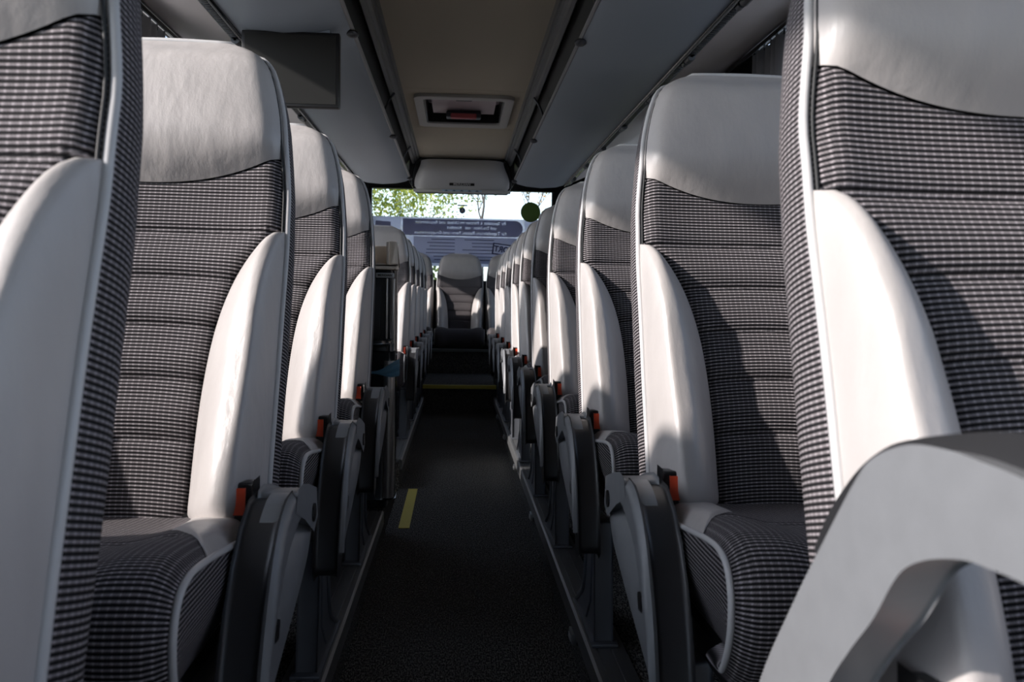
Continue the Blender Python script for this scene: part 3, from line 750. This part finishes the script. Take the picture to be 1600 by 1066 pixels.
# ------------------------------------------------------------------ curtains
def curtain(sx, y0, y1, n, label):
    def fn(a, t):
        y = y0 + (y1 - y0) * a; z = 2.082 - t * 1.06
        ph = a * n * 2 * PI; amp = 0.018 * (0.75 + .25 * math.sin(t * 5 + a * 9))
        return (sx * (1.327 + amp * math.sin(ph) + .004 * math.sin(ph * .37 + 2)), y + 0.012 * math.cos(ph * 1.0 + t), z - 0.006 * math.sin(ph * 2))
    b = MB().grid(fn, n * 14, 14); b.grid(lambda a, t: Vector(fn(a, t)) + Vector((sx * .003, 0, 0)), n * 14, 14)
    r = empty('curtain'); b2 = link('cloth', b.mesh('cloth', CURT, ang=80), r)
    hk = MB()
    for k in range(n): 
        y = y0 + (y1 - y0) * (k + .25) / n; hk.tube([(sx * 1.327, y, 2.07), (sx * 1.327, y, 2.112)], 0.004, 6)
    hk.build('hooks', ALUD, r)
    tag(r, label, 'curtain', 'window curtains gathered at the pillars')
curtain(1, 2.88, 3.36, 6, 'gathered grey curtain at the right windows, near bunch')
curtain(1, 3.50, 3.88, 5, 'gathered grey curtain at the right windows, farther bunch')
curtain(-1, 3.05, 3.85, 9, 'gathered grey curtain at the left window behind the nearest headrests')
curtain(1, 5.0, 5.35, 5, 'grey curtain bunch far along the right windows, hidden by headrests')
curtain(-1, 4.86, 5.3, 6, 'grey curtain bunch far along the left windows, hidden by headrests')

# ------------------------------------------------------------------ black cabinet before the stairwell
g = empty('galley_cabinet', (0, 0, 0)); tag(g, 'glossy black cabinet with beige top tray left of the aisle', 'cabinet')
XC = -0.255; YF = 3.20
def corner_poly(x0, x1, y0, y1, r, n=8):
    out = [(x0, y0)]
    for k in range(n + 1):
        a = -PI / 2 + k / n * PI / 2; out.append((x1 - r + r * math.cos(a), y0 + r + r * math.sin(a)))
    out += [(x1, y1), (x0, y1)]; return out
MB().prism(corner_poly(-1.22, XC, YF + .04, 3.335, .045), .72, 1.043, 'z').build('upper_body', GLOSSB, g, bevel=.004)
MB().prism(corner_poly(-1.22, XC + .0, YF, 3.335, .05), .17, .735, 'z').build('lower_body', GLOSSB, g, bevel=.006)
MB().prism(corner_poly(-1.20, XC - .03, YF + .03, 3.33, .05), POD, .17, 'z').build('plinth', BLACKP, g)
MB().box(-.62, XC - .02, YF + .030, YF + .0395, .76, 1.02).box(-.62, XC - .055, YF + .02, YF + .03, .76, .985).build('front_panel', BACKSH, g, bevel=.008)
for x0, x1 in ((-.292, -.284), (-.270, -.258)): MB().box(x0, x1, YF + .006, YF + .02, .765, 1.01).build('trim_strip', SATIN, g, bevel=.003)
MB().tube([(XC - .022, YF + .012, .18), (XC - .022, YF + .012, .70)], 0.022, 14).build('corner_post', SATIN, g)
# shelf ledge
lp = [(-.46 + .195 * math.cos(a), YF - .005 + .10 * math.sin(a)) for a in [2 * PI * k / 40 for k in range(40)]]
MB().prism([(x, y) for x, y in lp], .762, .785, 'z').build('ledge', GLOSSB, g, bevel=.008, seg=3)
tr = MB().box(-1.2, XC + .002, YF + .02, 3.335, 1.044, 1.062).box(-.284, XC + .002, YF + .02, 3.335, 1.062, 1.150).box(-1.2, -.284, YF + .10, 3.335, 1.062, 1.137)
tr.box(-.292, -.280, YF + .012, YF + .10, 1.062, 1.148)
tr.build('beige_tray', BEIGE, g, bevel=.005)
pl = MB().box(-.330, -.262, YF + .015, YF + .0295, 1.013, 1.031).build('name_plate', PLATE, g, bevel=.003)
put_text('MERIDIAN', 0.0128, 'plate_lettering', BLACKP, pl, (-.296, YF + .013, 1.022), sx=0.92, bold=0.0003)
# blue plastic bag knotted to the cabinet rail
bg_ = MB()
def bag(a, t):
    ang = 2 * PI * a; r = 0.005 + 0.022 * smooth01((t - .4) / .6) * (1 + .3 * math.sin(ang * 5 + t * 6))
    return (-.40 + .165 * t, YF - .03 + r * .8 * math.cos(ang), .665 - .012 * math.sin(t * PI) + 0.012 * t + r * math.sin(ang))
bg_.grid(bag, 30, 24, closed_u=True)
tag(bg_.build('plastic_bag', BAGM), 'crumpled blue plastic bag tied across the black cabinet front', 'bag')

# ------------------------------------------------------------------ stickers on the rear window
F = RY + 0.018
def film(name, poly, mat, dy, parent=None, th=.0006): return MB().prism(poly, F - dy - th, F - dy, 'y').build(name, mat, parent, smooth=False)
ad = empty('window_advert', (0, 0, 0)); tag(ad, 'see-through printed advertising film across the rear window, reading mirrored', 'advert')
film('grey_film', [(-.94, 1.30), (.97, 1.30), (.97, 1.815), (.685, 1.815), (.685, 1.612), (-.64, 1.612), (-.64, 1.815), (-.94, 1.815)], FILM_A, .001, ad)
film('pale_strip', [(-.64, 1.612), (.685, 1.612), (.685, 1.815), (-.64, 1.815)], see_through_mat('film_lilac', (0.75, 0.75, 0.8), 0, .65, (.8, .8, .9)), .001, ad)
def pill(x0, x1, z0, z1, n=12):
    r = (z1 - z0) / 2; cz = (z0 + z1) / 2; return [(x0, z1), (x0, z0)] + [(x1 - r + r * math.cos(-PI / 2 + PI * k / n), cz + r * math.sin(-PI / 2 + PI * k / n)) for k in range(n + 1)]
def title():
    # slate panel whose lettering is left clear, seen mirrored from inside
    cu = bpy.data.curves.new('title', 'CURVE'); cu.dimensions = '2D'; cu.fill_mode = 'BOTH'; cu.extrude = .0004
    def poly(pts):
        sp = cu.splines.new('POLY'); sp.points.add(len(pts) - 1); sp.use_cyclic_u = True
        for p, q in zip(sp.points, pts): p.co = (q[0], q[1], 0, 1)
    poly(pill(-.615, .665, 1.622, 1.798))
    for txt, z, x, f in (('Ihr Spezialist & Partner im Urlaub und Reisebereich', 1.765, .0, .95), ('und Tradition   mit   Komfort', 1.712, .12, .9), ('für Tagesfahrten, Reisen, Fern- und Gruppenreisen', 1.655, .0, .97)):
        tc = bpy.data.curves.new('t', 'FONT'); tc.body = txt; tc.size = .049; tc.align_x = 'CENTER'; tc.align_y = 'CENTER'; tc.resolution_u = 2; tc.offset = 0.0
        to = bpy.data.objects.new('t', tc); COL.objects.link(to)
        for q in bpy.context.view_layer.objects: q.select_set(False)
        to.select_set(True); bpy.context.view_layer.objects.active = to
        bpy.ops.object.convert(target='CURVE'); to = bpy.context.view_layer.objects.active
        for sp in to.data.splines:
            pts = []
            n = len(sp.bezier_points)
            for i in range(n):
                A, B = sp.bezier_points[i], sp.bezier_points[(i + 1) % n]
                for k in range(3):
                    t = k / 3; u = 1 - t
                    pts.append(A.co * u ** 3 + A.handle_right * 3 * u * u * t + B.handle_left * 3 * u * t * t + B.co * t ** 3)
            if len(pts) > 2: poly([(x - p.x * f, z + p.y) for p in pts])
        bpy.data.objects.remove(to)
    o = bpy.data.objects.new('c', cu); COL.objects.link(o)
    me = bpy.data.meshes.new_from_object(o.evaluated_get(bpy.context.evaluated_depsgraph_get())); bpy.data.objects.remove(o)
    me.transform(Matrix.Translation((0, F - .003, 0)) @ Matrix.Rotation(PI / 2, 4, 'X')); me.materials.clear(); me.materials.append(FILM_B)
    tag(link('title_panel', me, ad), 'slate panel with three mirrored lines of lettering')
title()
film('white_panel', [(-.50, 1.33), (.60, 1.33), (.60, 1.612), (-.50, 1.612)], see_through_mat('film_pale', (0.7, 0.7, 0.75), 0, .70, (.66, .68, .78)), .002, ad)
film('photo_print', [(-.91, 1.66), (-.75, 1.66), (-.74, 1.76), (-.90, 1.77)], FILM_B, .002, ad)
film('lime_edge', [(.605, 1.40), (.618, 1.40), (.618, 1.61), (.605, 1.61)], FILM_L, .0025, ad)
ln = MB()
rnd = random.Random(3)
for x0, x1 in ((-.42, -.06), (.02, .36)):
    for k in range(7):
        z = 1.58 - k * .036; w_ = (x1 - x0) * rnd.uniform(.6, 1); ln.box(x1 - w_, x1, F - .0035, F - .003, z, z + .009)
ln.build('small_print', INK2, ad, smooth=False)
# stamp
def rot(p, c, a): return (c[0] + (p[0] - c[0]) * math.cos(a) - (p[1] - c[1]) * math.sin(a), c[1] + (p[0] - c[0]) * math.sin(a) + (p[1] - c[1]) * math.cos(a))
cs, an = (.55, 1.475), math.radians(-7)
stp = MB()
for r in ((-.21, .21, -.062, -.048), (-.21, .21, .05, .062), (-.21, -.195, -.062, .062), (.195, .21, -.062, .062)):
    stp.prism([rot((cs[0] + a, cs[1] + b), cs, an) for a, b in ((r[0], r[2]), (r[1], r[2]), (r[1], r[3]), (r[0], r[3]))], F - .004, F - .0035, 'y')
s_ = stp.build('stamp_frame', DARKINK, ad, smooth=False)
put_text('KOMFORT', .085, 'stamp_lettering', DARKINK, s_, (cs[0], F - .005, cs[1]), mirrored=True, rot=an, bold=.003, sx=.95)
dp = [(.745 + .107 * math.cos(2 * PI * k / 48), 1.895 + .107 * math.sin(2 * PI * k / 48)) for k in range(48)]
tag(MB().prism(dp, F - .003, F - .001, 'y').build('round_sticker', DISC, smooth=False), 'large round dark green sticker at the upper right of the rear window', 'sticker')
em = empty('small_sticker', (0, 0, 0)); tag(em, 'small round blue sticker under a dark bar at the rear window centre', 'sticker')
cb = MB().prism([(.015 + .033 * math.cos(2 * PI * k / 32), 1.895 + .033 * math.sin(2 * PI * k / 32)) for k in range(32)], F - .002, F - .001, 'y').build('blue_disc', plain('sticker_blue', (.03, .08, .2), .5), em, smooth=False)
MB().prism([(.0, 1.878), (.008, 1.878), (.015, 1.90), (.022, 1.878), (.03, 1.878), (.019, 1.918), (.011, 1.918)], F - .003, F - .0022, 'y').build('white_symbol', PLATE, cb, smooth=False)
MB().box(-.038, .068, F - .002, F - .001, 1.942, 1.957).build('dark_bar', FRAMEM, em, smooth=False)

# ------------------------------------------------------------------ outside
struct(MB().box(-80, 80, -60, 120, -1.35, -1.25).build('floor', GRASS, smooth=False))
def leaves(cl, n, size, rnd):
    b = MB()
    for _ in range(n):
        cx, cy, cz, r = rnd.choice(cl)
        d = Vector((rnd.gauss(0, 1), rnd.gauss(0, 1), rnd.gauss(0, 1))).normalized() * r * rnd.random() ** .45
        p = Vector((cx, cy, cz)) + d
        u = Vector((rnd.gauss(0, 1), rnd.gauss(0, 1), rnd.gauss(0, 1))).normalized(); v = u.orthogonal().normalized(); s = size * rnd.uniform(.6, 1.4)
        k = len(b.v)
        for q in (p - u * s, p + v * s * .5, p + u * s, p - v * s * .5): b.v.append(tuple(q)); b.uv.append((0, 0))
        b.f.append((k, k + 1, k + 2, k + 3))
    return b
def branches(b, p, d, ln, r, depth, rnd, tips):
    q = p + d * ln; mid = p.lerp(q, .5) + Vector((rnd.uniform(-1, 1), rnd.uniform(-1, 1), rnd.uniform(-.5, .5))) * ln * .06
    b.tube([p, mid, q], [r, r * .85, r * .7], 6, cap=False)
    tips.append((q, depth))
    if depth == 0: return
    for k in range(3 if depth > 1 else 2):
        nd = (d + Vector((rnd.uniform(-1, 1), rnd.uniform(-.7, .7), rnd.uniform(-.2, .7))) * .75).normalized()
        branches(b, q if k < 2 else mid, nd, ln * rnd.uniform(.6, .82), r * .6, depth - 1, rnd, tips)
def tree(name, loc, h, spread, n, size, lm, label, seed, depth=4, sparse=False, rad=.022, x0=.32):
    rnd = random.Random(seed); r = empty(name, loc); b = MB(); tips = []
    if x0 > .4:
        b.tube([(0, 0, 0), (.03, 0, h * x0 * .5), (0, 0, h * x0)], [h * rad * 1.4, h * rad * 1.1, h * rad], 8)
        branches(b, Vector((0, 0, h * x0)), Vector((.05, 0, 1)).normalized(), h * .10, h * rad, depth, rnd, tips)
    else: branches(b, Vector((0, 0, 0)), Vector((rnd.uniform(-.05, .05), 0, 1)).normalized(), h * x0, h * rad, depth, rnd, tips)
    b.build('trunk', BARK, r)
    if sparse: cl = [(t.x, t.y, t.z, spread * .10) for t, dp in tips if dp == 0 and rnd.random() < .35]
    else: cl = [(t.x, t.y, t.z, spread * .22) for t, dp in tips if dp <= 1]
    f = leaves(cl, n, size, rnd).build('foliage', lm, r, smooth=False); tag(f, kind='stuff')
    tag(r, label, 'tree', 'trees behind the coach')
    return r
tree('leafy_tree', (-4.6, 27, -1.25), 8.6, 5, 42000, .085, LEAFG, 'bright green leafy tree at the left of the rear window view', 11)
tree('leafy_tree', (-2.3, 36, -1.25), 10.5, 5, 6500, .085, LEAFG, 'thinner green tree left of centre in the rear window view', 5, rad=.006)
tree('leafy_tree', (-10.5, 32, -1.25), 10.0, 6, 16000, .11, LEAFG, 'green tree behind at the far left of the rear window', 8)
tree('bare_tree', (.50, 19, -1.25), 7.2, 3, 90, .04, LEAFO, 'bare dark-branched tree near the middle of the rear window view', 21, depth=5, sparse=True, rad=.005, x0=.50)
tree('bare_tree', (1.75, 20.5, -1.25), 7.2, 4, 420, .05, LEAFO, 'sparse tree with orange autumn leaves beside the round green sticker', 31, depth=5, sparse=True, rad=.004, x0=.49)
hr = random.Random(4)
hd = leaves([(x * .6, 14 + hr.uniform(-.3, .3), -1.0 + hr.uniform(0, 2.75), .6) for x in range(-12, 13) for _ in range(4)], 34000, .07, hr)
tag(hd.build('hedge', LEAFG, smooth=False), 'green hedge outside, seen below the advertising film', 'hedge', kind='stuff')
